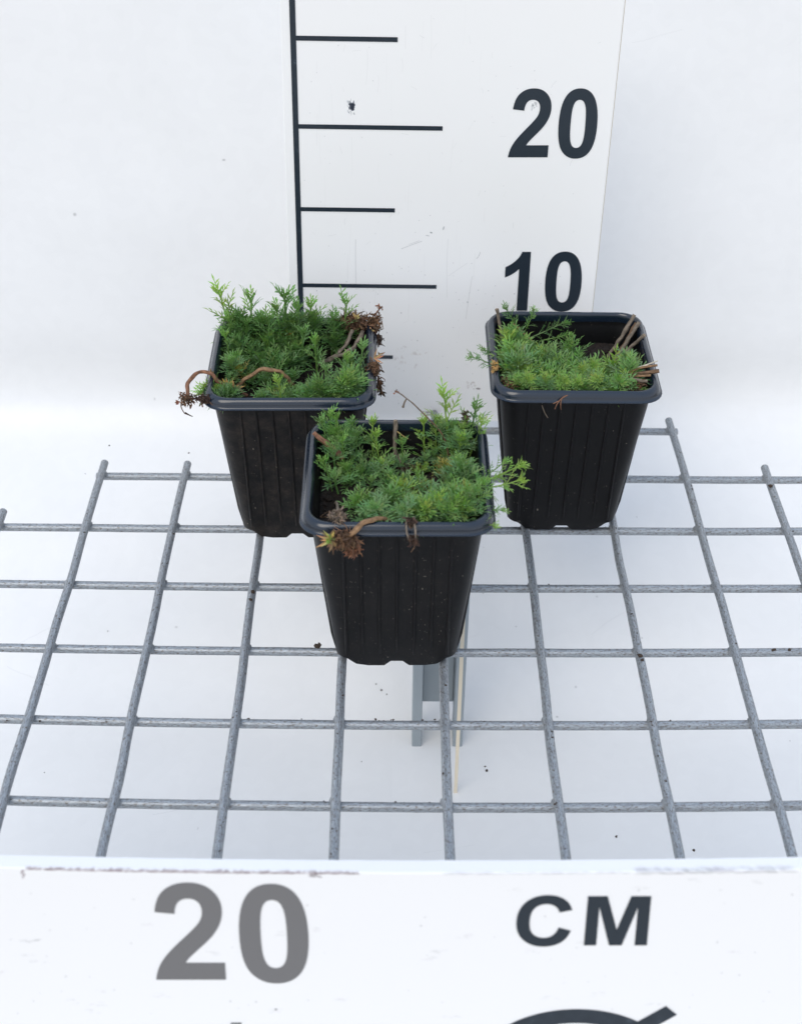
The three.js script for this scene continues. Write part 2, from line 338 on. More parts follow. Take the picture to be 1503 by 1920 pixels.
  patch([[-62.8, -73.3], [-58.6, -73.25], [-58.6, -90], [-62.8, -90]], z, greyMat, r, 'tick');
}

// ---------------------------------------------------------------- pots
// one ring of a rounded square; list of side stations u gives extra points where the foot notches are
function ringXY(hw, rad, stations, nc = 7) {
  const out = [], s = hw - rad;
  const add = (u, v, su, side) => out.push([u, v, su, side]);
  for (let side = 0; side < 4; side++) {
    const c = [1, 0, -1, 0][side], d = [0, 1, 0, -1][side];        // side 0 faces +z
    const rot = (x, y) => [x * c + y * d, y * c - x * d];
    for (const f of stations) { const [x, y] = rot(f * s, hw); add(x, y, f, side); }
    for (let k = 1; k < nc; k++) { const t = k / nc * Math.PI / 2; const [x, y] = rot(s + rad * Math.sin(t), s + rad * Math.cos(t)); add(x, y, 1 + k / nc, side); }
  }
  return out;
}
const STN = [-1, -0.88, -0.62, -0.4, -0.27, -0.13, 0, 0.13, 0.27, 0.4, 0.62, 0.88, 1];
function potGeometry(rows, closeBottom, wob = 0) {
  const pos = [], uv = [], idx = []; let n = 0;
  rows.forEach(([hw, y, rad, foot], k) => {
    const ring = ringXY(hw, rad, STN); n = ring.length;
    let per = 0;
    ring.forEach(([x, z, f, side], i) => {
      let yy = y;
      if (foot) {
        const a = Math.abs(f);
        const notch = a <= 0.14 ? 1 : a < 0.28 ? 0.5 * 0 : 0;
        const corner = f > 1 || a === 1 ? 1 : a > 0.87 ? 0.25 : 0;
        yy += foot * (3.0 * notch + 5.5 * (f > 1 ? 0.75 + 0.25 * Math.sin((f - 1) * Math.PI) : a === 1 ? 0.62 : a > 0.87 ? 0.2 : 0));
      }
      const w = wob * noise.noise(x * 0.05, y * 0.04, z * 0.05);
      pos.push(x * (1 + w / hw), yy, z * (1 + w / hw));
      if (i) per += Math.hypot(x - ring[i - 1][0], z - ring[i - 1][1]);
      uv.push(per / 160, y / 160);
    });
    // seam
    pos.push(pos[pos.length - 3 * n], pos[pos.length - 3 * n + 1], pos[pos.length - 3 * n + 2]); uv.push((per + 0.01) / 160, y / 160);
    if (k) for (let i = 0; i < n; i++) { const a = (k - 1) * (n + 1) + i, b = a + 1, c = a + n + 1, d = c + 1; idx.push(a, b, c, b, d, c); }
  });
  if (closeBottom) {
    const base = (rows.length - 1) * (n + 1), c = pos.length / 3; pos.push(0, rows.at(-1)[1], 0); uv.push(0, 0);
    for (let i = 0; i < n; i++) idx.push(base + i, base + i + 1, c);
  }
  const g = new THREE.BufferGeometry();
  g.setAttribute('position', new THREE.Float32BufferAttribute(pos, 3)); g.setAttribute('uv', new THREE.Float32BufferAttribute(uv, 2)); g.setIndex(idx);
  return toCreasedNormals(g, 0.7);
}
const HB = 29.8, HT = 40.0, YT = 95.2;
const hwAt = (y) => HB + (HT - HB) * (y / YT);
const radAt = (y) => 7 + 3.5 * (y / YT);
function plasticMap(dust, specks, offset) {
  const N = 1024, d = new Float32Array(N * N);
  for (let k = 0; k < specks; k++) {
    const cx = rnd() * N, cy = Math.pow(rnd(), 1.25) * N * 0.62, r = rnd() < 0.05 ? rr(1.8, 3.0) : rr(0.7, 1.6), st = Math.pow(rnd(), 1.6) * 0.85 + 0.1, el = rr(0.5, 1.9);
    for (let y = -6; y <= 6; y++) for (let x = -6; x <= 6; x++) {
      const q = Math.hypot(x * el, y / el) / r; if (q < 1.3) { const o = ((cy + y + N) | 0) % N * N + ((cx + x + N) | 0) % N; d[o] = Math.max(d[o], st * Math.min(1, (1.3 - q) * 2)); }
    }
  }
  for (let k = 0; k < 150; k++) {   // dried splash marks and smears
    let x = rnd() * N, y = rnd() * N * 0.6, a = rnd() < 0.6 ? rr(1.3, 1.8) : rr(0, 6.3); const st = rr(0.03, 0.14), L = rr(8, 46);
    for (let n = 0; n < L; n++) { x += Math.cos(a); y += Math.sin(a); a += rr(-0.25, 0.25); const o = ((y + N) | 0) % N * N + ((x + N) | 0) % N; d[o] = Math.max(d[o], st * rr(0.4, 1)); }
  }
  return dataTex(N, N, (i, j) => {
    const n = noise.noise(i * 0.012 + offset, j * 0.012, 4) + 0.7 * noise.noise(i * 0.05, j * 0.05, offset) + 0.6 * noise.noise(i * 0.21, j * 0.21, 3 + offset);
    const f = dust * (0.55 + 0.6 * n), s = d[j * N + i];
    return [14 + 30 * f + 130 * s, 14 + 25 * f + 122 * s, 15 + 20 * f + 108 * s];
  });
}
function makePot(label, pos, yaw, dust, specks, offset) {
  const pot = thing('plant_pot', label, 'plant pot', pos, 'square black plastic plant pots');
  pot.rotation.y = yaw;
  const plastic = new THREE.MeshPhysicalMaterial({ map: plasticMap(dust, specks, offset), roughness: 0.42, specularIntensity: 0.3, side: THREE.DoubleSide });
  const rimMat = new THREE.MeshPhysicalMaterial({ color: lin(0.007, 0.014, 0.026), roughness: 0.2, ior: 1.6, side: THREE.DoubleSide });  // black plastic with the blue of reflected sky put into its base colour
  // outer wall from the feet up to the lip, then the inner wall back down to the floor of the pot
  const outer = [];
  for (const y of [0, 2.2, 5.5, 7.5, 12, 25, 40, 55, 70, 85, YT]) outer.push([hwAt(y), y, radAt(y), y < 5.6 ? 1 - y / 5.6 : 0]);
  const inner = [[HT - 0.9, YT + 0.2, 9.8], [HT - 1.3, 92.4, 9.6], [HT - 2.6, 90.2, 9], [hwAt(70) - 1.3, 70, 8.4], [hwAt(40) - 1.2, 40, 8], [hwAt(8) - 1.2, 8, 6.6]];
  mesh('wall', mergeGeometries([potGeometry(outer, false, 0.22), potGeometry(inner, true, 0.1)]), plastic, pot);
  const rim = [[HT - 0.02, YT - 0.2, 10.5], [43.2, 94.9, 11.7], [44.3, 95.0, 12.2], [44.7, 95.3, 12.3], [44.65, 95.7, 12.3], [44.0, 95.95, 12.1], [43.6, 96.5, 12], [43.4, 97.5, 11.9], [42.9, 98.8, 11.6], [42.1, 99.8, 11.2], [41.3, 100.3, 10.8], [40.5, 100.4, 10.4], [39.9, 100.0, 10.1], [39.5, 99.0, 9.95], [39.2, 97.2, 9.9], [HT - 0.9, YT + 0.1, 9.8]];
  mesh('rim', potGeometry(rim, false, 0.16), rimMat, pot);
  // moulded ribs, seven on every side, standing a little proud of the wall
  const ribG = (u) => {
    const pos = [], idx = [], uv = [], rows = 9;
    for (let k = 0; k <= rows; k++) {
      const y = 8 + (YT - 10) * k / rows, z = hwAt(y), h = k === 0 || k === rows ? -0.1 : 0.95;
      for (const [dx, dz] of [[-0.85, -0.25], [-0.5, h * 0.75], [0, h], [0.5, h * 0.75], [0.85, -0.25]]) { pos.push(u + dx, y, z + dz); uv.push((u + dx) / 160, y / 160); }
      if (k) for (let i = 0; i < 4; i++) { const a = (k - 1) * 5 + i; idx.push(a, a + 1, a + 5, a + 1, a + 6, a + 5); }
    }
    const g = new THREE.BufferGeometry(); g.setAttribute('position', new THREE.Float32BufferAttribute(pos, 3)); g.setAttribute('uv', new THREE.Float32BufferAttribute(uv, 2)); g.setIndex(idx); g.computeVertexNormals(); g.scale(MM, MM, MM); return g;
  };
  for (let k = -3; k <= 3; k++) { const g = ribG(k * 8.4 * (Math.abs(k) === 3 ? 0.985 : 1)); for (let sd = 0; sd < 4; sd++) mesh('rib', g, plastic, pot, true).rotation.y = sd * Math.PI / 2; }
  return pot;
}
const POTS = {
  left: { pos: [-54.3, 0, 85.9], yaw: 0.013 },
  right: { pos: [95, 0, 77.6], yaw: -0.007 },
  front: { pos: [1.9, 0, 187], yaw: 0.007 },
};
makePot('dusty square black plastic pot, left of the two behind the front pot', POTS.left.pos, POTS.left.yaw, 1.0, 420, 1.3);
makePot('square black plastic pot standing apart on the right of the wire grid', POTS.right.pos, POTS.right.yaw, 0.12, 460, 5.7);
makePot('square black plastic pot nearest the viewer, speckled with dirt', POTS.front.pos, POTS.front.yaw, 0.38, 1150, 9.2);

// ---------------------------------------------------------------- soil
const soilMap = dataTex(256, 256, (i, j) => {
  const n = noise.noise(i * 0.07, j * 0.07, 2) + noise.noise(i * 0.25, j * 0.25, 8) * 0.9 + rr(-0.4, 0.4);
  return [31 + 16 * n, 23 + 12 * n, 18 + 9 * n];
});
const soilMat = std({ map: soilMap, roughness: 0.95 });
const SOIL = 82;
function soilY(u, v, o) { return SOIL + 3.0 * noise.noise(u * 0.06 + o, v * 0.06, o) + 1.6 * noise.noise(u * 0.3, v * 0.3, o) + 1.5 * Math.max(0, Math.abs(u) / 37 - 0.75) * 4 * 0.5; }
function makeSoil(key, label, o) {
  const t = thing('potting_soil', label, 'soil', POTS[key].pos);
  t.rotation.y = POTS[key].yaw; t.userData.kind = 'stuff';
  const N = 60, hw = 37.2, pos = [], uv = [], idx = [];
  for (let j = 0; j <= N; j++) for (let i = 0; i <= N; i++) {
    let u = (i / N * 2 - 1) * hw, v = (j / N * 2 - 1) * hw; const c = hw - 8.5, a = Math.abs(u), b = Math.abs(v);
    if (a > c && b > c) { const d = Math.max(a - c, b - c), l = Math.hypot(a - c, b - c) || 1; u = Math.sign(u) * (c + (a - c) * d / l); v = Math.sign(v) * (c + (b - c) * d / l); }
    pos.push(u, soilY(u, v, o), v); uv.push(u / 40, v / 40);
  }
  for (let j = 0; j < N; j++) for (let i = 0; i < N; i++) { const a = j * (N + 1) + i; idx.push(a, a + N + 1, a + 1, a + 1, a + N + 1, a + N + 2); }
  const g = new THREE.BufferGeometry(); g.setAttribute('position', new THREE.Float32BufferAttribute(pos, 3)); g.setAttribute('uv', new THREE.Float32BufferAttribute(uv, 2)); g.setIndex(idx);
  const list = [g.toNonIndexed()];
  for (let k = 0; k < 760; k++) {
    const u = rr(-35, 35), v = rr(-35, 35), r = rnd() < 0.2 ? rr(1.2, 2.6) : rr(0.4, 1.2), ic = new THREE.IcosahedronGeometry(r, 0), p = ic.attributes.position;
    for (let n = 0; n < p.count; n++) { const f = 1 + 0.5 * noise.noise(p.getX(n) * 1.7 + k, p.getY(n) * 1.7, p.getZ(n) * 1.7); p.setXYZ(n, p.getX(n) * f, p.getY(n) * f * 0.8, p.getZ(n) * f); }
    ic.deleteAttribute('normal'); ic.rotateY(rr(0, 6)); ic.translate(u, soilY(u, v, o) + r * 0.3, v); list.push(ic);
  }
  const m = mergeGeometries(list); m.computeVertexNormals();
  mesh('soil_surface', m, soilMat, t);
}
makeSoil('left', 'dark potting soil in the left dusty pot under tall sprigs', 1.7);
makeSoil('right', 'dark potting soil in the right pot, bare at its back corner', 4.2);
makeSoil('front', 'dark potting soil in the nearest pot, bare at its left corner', 7.9);

// ---------------------------------------------------------------- plants
// a builder that gathers narrow folded blades and tapered stalks with a colour for each
class Greens {
  constructor() { this.p = []; this.c = []; }
  tri(a, b, c, col) { for (const q of [a, b, c]) { this.p.push(q.x, q.y, q.z); this.c.push(col[0], col[1], col[2]); } }
  blade(base, dir, nrm, len, wid, col) {
    const side = V().crossVectors(dir, nrm).normalize(), up = V().crossVectors(side, dir).normalize();
    const mid = base.clone().addScaledVector(dir, len * 0.5).addScaledVector(up, len * 0.05), tip = base.clone().addScaledVector(dir, len).addScaledVector(up, -len * 0.03);
    const l = mid.clone().addScaledVector(side, wid / 2).addScaledVector(up, wid * 0.22), r = mid.clone().addScaledVector(side, -wid / 2).addScaledVector(up, wid * 0.22);
    const b0 = base.clone().addScaledVector(side, wid * 0.22), b1 = base.clone().addScaledVector(side, -wid * 0.22);
    this.tri(b0, l, mid, col); this.tri(b0, mid, b1, col); this.tri(b1, mid, r, col); this.tri(l, tip, mid, col); this.tri(mid, tip, r, col);
  }
  stalk(pts, r0, r1, col, sides = 4) {
    for (let k = 0; k < pts.length - 1; k++) {
      const d = pts[k + 1].clone().sub(pts[k]).normalize(), a = Math.abs(d.y) < 0.9 ? V(0, 1, 0) : V(1, 0, 0), u = V().crossVectors(d, a).normalize(), w = V().crossVectors(d, u);
      const ra = r0 + (r1 - r0) * k / (pts.length - 1), rb = r0 + (r1 - r0) * (k + 1) / (pts.length - 1);
      for (let s = 0; s < sides; s++) {
        const f = (t, o, r) => o.clone().addScaledVector(u, Math.cos(t) * r).addScaledVector(w, Math.sin(t) * r), t0 = s / sides * 6.2832, t1 = (s + 1) / sides * 6.2832;
        const A = f(t0, pts[k], ra), B = f(t1, pts[k], ra), C = f(t0, pts[k + 1], rb), D = f(t1, pts[k + 1], rb);
        this.tri(A, B, C, col); this.tri(B, D, C, col);
      }
    }
  }
  // feathery leaf: a fine midrib with narrow lobes on both sides, some of them forked
  leaf(base, dir, len, lobe, n, col, wid = 0.76) {
    const out = V(dir.x, 0, dir.z); if (out.lengthSq() < 1e-4) out.set(rr(-1, 1), 0, rr(-1, 1)); out.normalize();
    const d = dir.clone().normalize(), pts = [], P = base.clone(), D = d.clone();
    const bend = rr(0.02, 0.16);
    for (let k = 0; k <= 5; k++) { pts.push(P.clone()); P.addScaledVector(D, len / 5); D.addScaledVector(out, bend).addScaledVector(V(0, -1, 0), bend * 0.35).normalize(); }
    this.stalk(pts, 0.34, 0.2, col, 3);
    const cv = new THREE.CatmullRomCurve3(pts);
    for (let k = 0; k < n; k++) {
      const t = 0.3 + 0.68 * (k + rr(-0.2, 0.2)) / n, o = cv.getPoint(Math.min(0.99, t)), T = cv.getTangent(Math.min(0.99, t)), s = V().crossVectors(T, V(0, 1, 0)); if (s.lengthSq() < 1e-3) s.set(1, 0, 0); s.normalize();
      const up = V().crossVectors(s, T).normalize(), sg = k % 2 ? 1 : -1, q = lobe * (1.1 - 0.45 * t) * rr(0.75, 1.15);
      const a = rr(0.55, 1.05), dd = T.clone().multiplyScalar(Math.cos(a)).addScaledVector(s, sg * Math.sin(a)).addScaledVector(up, rr(0.0, 0.35)).normalize();
      const c = col.map((x) => x * rr(0.88, 1.14));
      this.blade(o, dd, up, q, wid, c);
      if (rnd() < 0.5) { const e = dd.clone().addScaledVector(T, rr(0.4, 0.8)).normalize(); this.blade(o.clone().addScaledVector(dd, q * 0.35), e, up, q * 0.6, wid * 0.85, c); }
    }
    this.blade(pts[5], cv.getTangent(1), V(0, 1, 0), lobe * 0.7, wid, col);
  }
  build() {
    const g = new THREE.BufferGeometry(); g.setAttribute('position', new THREE.Float32BufferAttribute(this.p, 3)); g.setAttribute('color', new THREE.Float32BufferAttribute(this.c, 3)); g.computeVertexNormals(); g.scale(MM, MM, MM); return g;
  }
}
const C1 = [1, 1, 1];
// low tuft, about 16 mm tall: a rosette of feathery leaves round a short stem
function tuft(hgt, leaves, spread) {
  const G = new Greens();
  const st = [V(0, -4, 0), V(rr(-1, 1), hgt * 0.2, rr(-1, 1)), V(rr(-1.5, 1.5), hgt * 0.48, rr(-1.5, 1.5))];
  G.stalk(st, 0.7, 0.5, [0.95, 0.95, 0.8]);
  for (let k = 0; k < leaves; k++) {
    const t = k / leaves, a = k * 2.4 + rr(-0.4, 0.4), el = THREE.MathUtils.lerp(0.35, 1.45, t) + rr(-0.18, 0.18);
    const b = st[1].clone().lerp(st[2], 0.1 + 0.9 * t);
    const cs = Math.cos(el) * spread, d = V(Math.cos(a) * cs, Math.sin(el), Math.sin(a) * cs).normalize();
    const c = t > 0.6 ? [1.12, 1.1, 0.85] : C1;
    G.leaf(b, d, hgt * rr(0.52, 0.72) * (1 - 0.25 * t), 6.2 - 1.2 * t, 7, c.map((x) => x * rr(0.9, 1.1)));
  }
  return G.build();
}
// upright sprig with a visible stem and leaves up its length
function sprig(hgt, nodes, lean) {
  const G = new Greens(), pts = [], a0 = rr(0, 6.3);
  for (let k = 0; k <= 6; k++) { const t = k / 6; pts.push(V(Math.cos(a0) * lean * t * t * hgt + rr(-0.4, 0.4), -4 + t * (hgt * 0.86 + 4), Math.sin(a0) * lean * t * t * hgt + rr(-0.4, 0.4))); }
  G.stalk(pts, 0.7, 0.42, [1.05, 1.0, 0.85]);
  const cv = new THREE.CatmullRomCurve3(pts);
  for (let k = 0; k < nodes; k++) {
    const t = 0.22 + 0.76 * k / (nodes - 1), o = cv.getPoint(t), a = k * 2.4 + rr(-0.3, 0.3), el = 0.65 + 0.5 * t + rr(-0.15, 0.15);
    G.leaf(o, V(Math.cos(a) * Math.cos(el), Math.sin(el), Math.sin(a) * Math.cos(el)), rr(9.5, 13) * (1 - 0.25 * t), 6.0 - 0.8 * t, 6, (t > 0.75 ? [1.14, 1.12, 0.9] : C1).map((x) => x * rr(0.9, 1.1)), 0.78);
  }
  for (let k = 0; k < 3; k++) { const a = k * 2.1 + a0; G.leaf(pts[6], V(Math.cos(a) * 0.35, 1, Math.sin(a) * 0.35), rr(5, 7), 4.2, 6, [1.2, 1.18, 0.9], 0.8); }
  return G.build();
}
seed = 777;
const TUFTS = [], SPRIGS = [];
for (let k = 0; k < 14; k++) TUFTS.push(tuft(rr(14, 18), 8 + (k % 5), rr(0.85, 1.2)));
for (let k = 0; k < 9; k++) SPRIGS.push(sprig(32, 7 + (k % 3), rr(0.01, 0.07)));
const leafMat = (r, g, b) => new THREE.MeshPhysicalMaterial({ color: lin(r, g, b), vertexColors: true, roughness: 0.55, transmission: 0.38, thickness: 0, side: THREE.DoubleSide });
const GREEN = [leafMat(0.185, 0.37, 0.085), leafMat(0.145, 0.305, 0.085), leafMat(0.265, 0.44, 0.085), leafMat(0.11, 0.24, 0.06), leafMat(0.185, 0.345, 0.13), leafMat(0.42, 0.4, 0.1)];
const barkMat = (r, g, b) => std({ color: lin(r, g, b), vertexColors: true, roughness: 0.85 });
const BROWN = barkMat(0.13, 0.075, 0.042), TAN = barkMat(0.22, 0.128, 0.066), GREYB = barkMat(0.17, 0.135, 0.105), DARK = barkMat(0.055, 0.032, 0.022), STRAW = barkMat(0.5, 0.34, 0.13), RUSSET = barkMat(0.2, 0.095, 0.055);

function twig(plant, name, pts, r0, r1, mat, rough = 0.28) {
  r0 *= 0.7; r1 *= 0.7; rough *= 1.5;
  const raw = new THREE.CatmullRomCurve3(pts.map((q) => V(...q))), nk = Math.max(4, Math.round(raw.getLength() / 3.5)), chord = raw.points[0].distanceTo(raw.points.at(-1)) / raw.getLength(), wob = Math.min(0.9, r0 * 0.55) * (chord > 0.985 ? 0.3 : 1);
  const c = new THREE.CatmullRomCurve3(raw.getSpacedPoints(nk).map((q, k) => (k && k < nk ? q.add(V(rr(-wob, wob), rr(-wob, wob), rr(-wob, wob))) : q))), len = c.getLength(), n = Math.max(10, Math.ceil(len / 0.9));
  const g = new THREE.TubeGeometry(c, n, 1, 9, false), p = g.attributes.position, col = [], o = rnd() * 50, uv = g.attributes.uv;
  for (let k = 0; k < p.count; k++) {
    const t = uv.getX(k), a = uv.getY(k) * 6.2832, q = c.getPointAt(Math.min(1, t)), s = t * len;
    const nz = noise.noise(s * 0.35 + o, Math.cos(a) * 1.5, Math.sin(a) * 1.5);
    const f = (r0 + (r1 - r0) * t) * (1 + rough * nz + 0.22 * Math.max(0, noise.noise(s * 0.16, o, 2)) * 2);
    p.setXYZ(k, q.x + (p.getX(k) - q.x) * f, q.y + (p.getY(k) - q.y) * f, q.z + (p.getZ(k) - q.z) * f);
    const m = Math.max(0.25, 1 + 0.75 * noise.noise(s * 0.4 + o, a * 1.1, 5) + 0.6 * noise.noise(s * 1.5, a * 2.2, o));
    col.push(m, m, m * 0.97);
  }
  g.setAttribute('color', new THREE.Float32BufferAttribute(col, 3));
  const ends = [];
  for (const e of [0, 1]) {   // close the cut ends
    const P = c.getPointAt(e), ring = []; for (let k = 0; k < 9; k++) { const i = (e ? n : 0) * 10 + k; ring.push(V(p.getX(i), p.getY(i), p.getZ(i))); }
    for (let k = 0; k < 9; k++) ends.push(P, ring[k], ring[(k + 1) % 9]);
  }
  const eg = new THREE.BufferGeometry().setFromPoints(ends); eg.setAttribute('color', new THREE.Float32BufferAttribute(ends.flatMap(() => [1.3, 1.25, 1.1]), 3)); eg.setAttribute('uv', new THREE.Float32BufferAttribute(new Float32Array(ends.length * 2), 2)); eg.computeVertexNormals();
  g.computeVertexNormals();
  return mesh(name, mergeGeometries([g.toNonIndexed(), eg]), mat, plant);
}
// a matted clump of dead roots and leaf shreds
function clump(plant, name, centre, rad, n, mat, droop = 0.3, blades = 0.5) {
  const G = new Greens(), C = V(...centre);
  for (let k = 0; k < n; k++) {
    const d = V(rr(-1, 1), rr(-1, 1), rr(-1, 1)).normalize(), o = C.clone().add(V(d.x * rad[0], d.y * rad[1], d.z * rad[2]).multiplyScalar(rr(0.1, 0.85)));
    const m = rr(0.35, 1.5), col = [m * rr(0.95, 1.2), m, m * rr(0.8, 1.05)], pts = [], P = o.clone(), D = V(rr(-1, 1), rr(-1, 1) - droop, rr(-1, 1)).normalize(), l = rr(0.6, 1.5) * Math.max(...rad) * 0.3;
    for (let q = 0; q < 4; q++) { pts.push(P.clone()); P.addScaledVector(D, l * 0.5); D.add(V(rr(-0.7, 0.7), rr(-0.7, 0.5), rr(-0.7, 0.7))).normalize(); }
    if (rnd() < blades) { G.blade(pts[0], D, V(rr(-1, 1), rr(-1, 1), rr(-1, 1)).normalize(), l * 1.6, rr(0.7, 1.3), col); G.stalk(pts.slice(0, 2), 0.3, 0.25, col, 3); }
    else G.stalk(pts, rr(0.22, 0.5), 0.14, col, 4);
  }
  const g = G.build(); return mesh(name, g, mat, plant, true);
}
function dryLeaf(plant, at, dir, len, mat, n = 6) {
  const G = new Greens(); for (let k = 0; k < n; k++) { const a = (k / (n - 1) - 0.5) * 1.5 + rr(-0.3, 0.3), d = V(...dir).normalize(), s = V().crossVectors(d, V(0, 0.3, 1)).normalize(); G.blade(V(...at), d.clone().multiplyScalar(Math.cos(a)).addScaledVector(s, Math.sin(a)).addScaledVector(V(0, 0, 1), rr(-0.2, 0.3)).normalize(), V(0, 0.4, 1), len * rr(0.45, 1.05), rr(0.9, 1.4), C1.map((x) => x * rr(0.75, 1.2))); }
  return mesh('dry_leaf', G.build(), mat, plant, true);
}
function shoot(plant, geo, mat, at, scale, tilt, dirAng, spin) {
  const m = mesh('shoot', geo, mat, plant, true);
  m.position.set(at[0] * MM, at[1] * MM, at[2] * MM);
  const axis = V(Math.sin(dirAng), 0, -Math.cos(dirAng)).normalize();          // tilt towards direction (cos, sin) in x/z
  m.quaternion.setFromAxisAngle(V(Math.sin(dirAng), 0, -Math.cos(dirAng)), -tilt * -1).premultiply(new THREE.Quaternion());
  m.quaternion.multiply(new THREE.Quaternion().setFromAxisAngle(V(0, 1, 0), spin));
  m.scale.setScalar(scale); return m;
}
// map rows run from the back of the pot to the front; a digit is leaf height above the soil in steps of 4 mm
function sow(plant, map, o, tones, dens) {
  const n = map.length, list = [];
  for (let j = 0; j < n; j++) for (let i = 0; i < n; i++) {
    const ch = map[j][i]; if (ch === '.') continue;
    for (let q = 0; q < dens; q++) { if (q && rnd() < 0.35) continue; list.push([(i / (n - 1) * 2 - 1) * 34 + rr(-4.4, 4.4), (j / (n - 1) * 2 - 1) * 34 + rr(-4.4, 4.4), +ch * 4]); }
  }
  for (const [u0, v0, h] of list) {
    const u = Math.max(-30, Math.min(30, u0)), v = Math.max(-32, Math.min(29, v0)), out = Math.atan2(v, u), edge = Math.max(Math.abs(u), Math.abs(v)), y = soilY(u, v, o) + Math.max(0, edge - 23) * 1.1;
    const tall = h > 19 && rnd() < 0.6, mat = GREEN[tones[Math.floor((0.5 + 0.5 * noise.noise(u * 0.07, v * 0.07, o) * 1.6 + rr(-0.25, 0.25)) * tones.length * 0.999 + tones.length) % tones.length]];
    const spent = rnd() < 0.035;
    if (spent) { shoot(plant, TUFTS[Math.floor(rnd() * TUFTS.length)], GREEN[5], [u, y, v], rr(0.5, 0.8), rr(0.2, 0.8), rnd() * 6.3, rnd() * 6.3); continue; }
    if (tall) shoot(plant, SPRIGS[Math.floor(rnd() * SPRIGS.length)], mat, [u, y, v], h / 30 * rr(0.85, 1.1), rr(0, 0.3), out + rr(-1, 1), rnd() * 6.3);
    else shoot(plant, TUFTS[Math.floor(rnd() * TUFTS.length)], mat, [u, y + Math.max(0, h - 15) * 0.6, v], Math.min(1.15, h / 15) * rr(0.85, 1.12), rr(0, 0.4), out + rr(-1.2, 1.2), rnd() * 6.3);
  }
}
function plant(key, label) { const t = thing('feathery_plant', label, 'plant', POTS[key].pos, 'feathery green plants in the pots'); return t; }

seed = 4242;
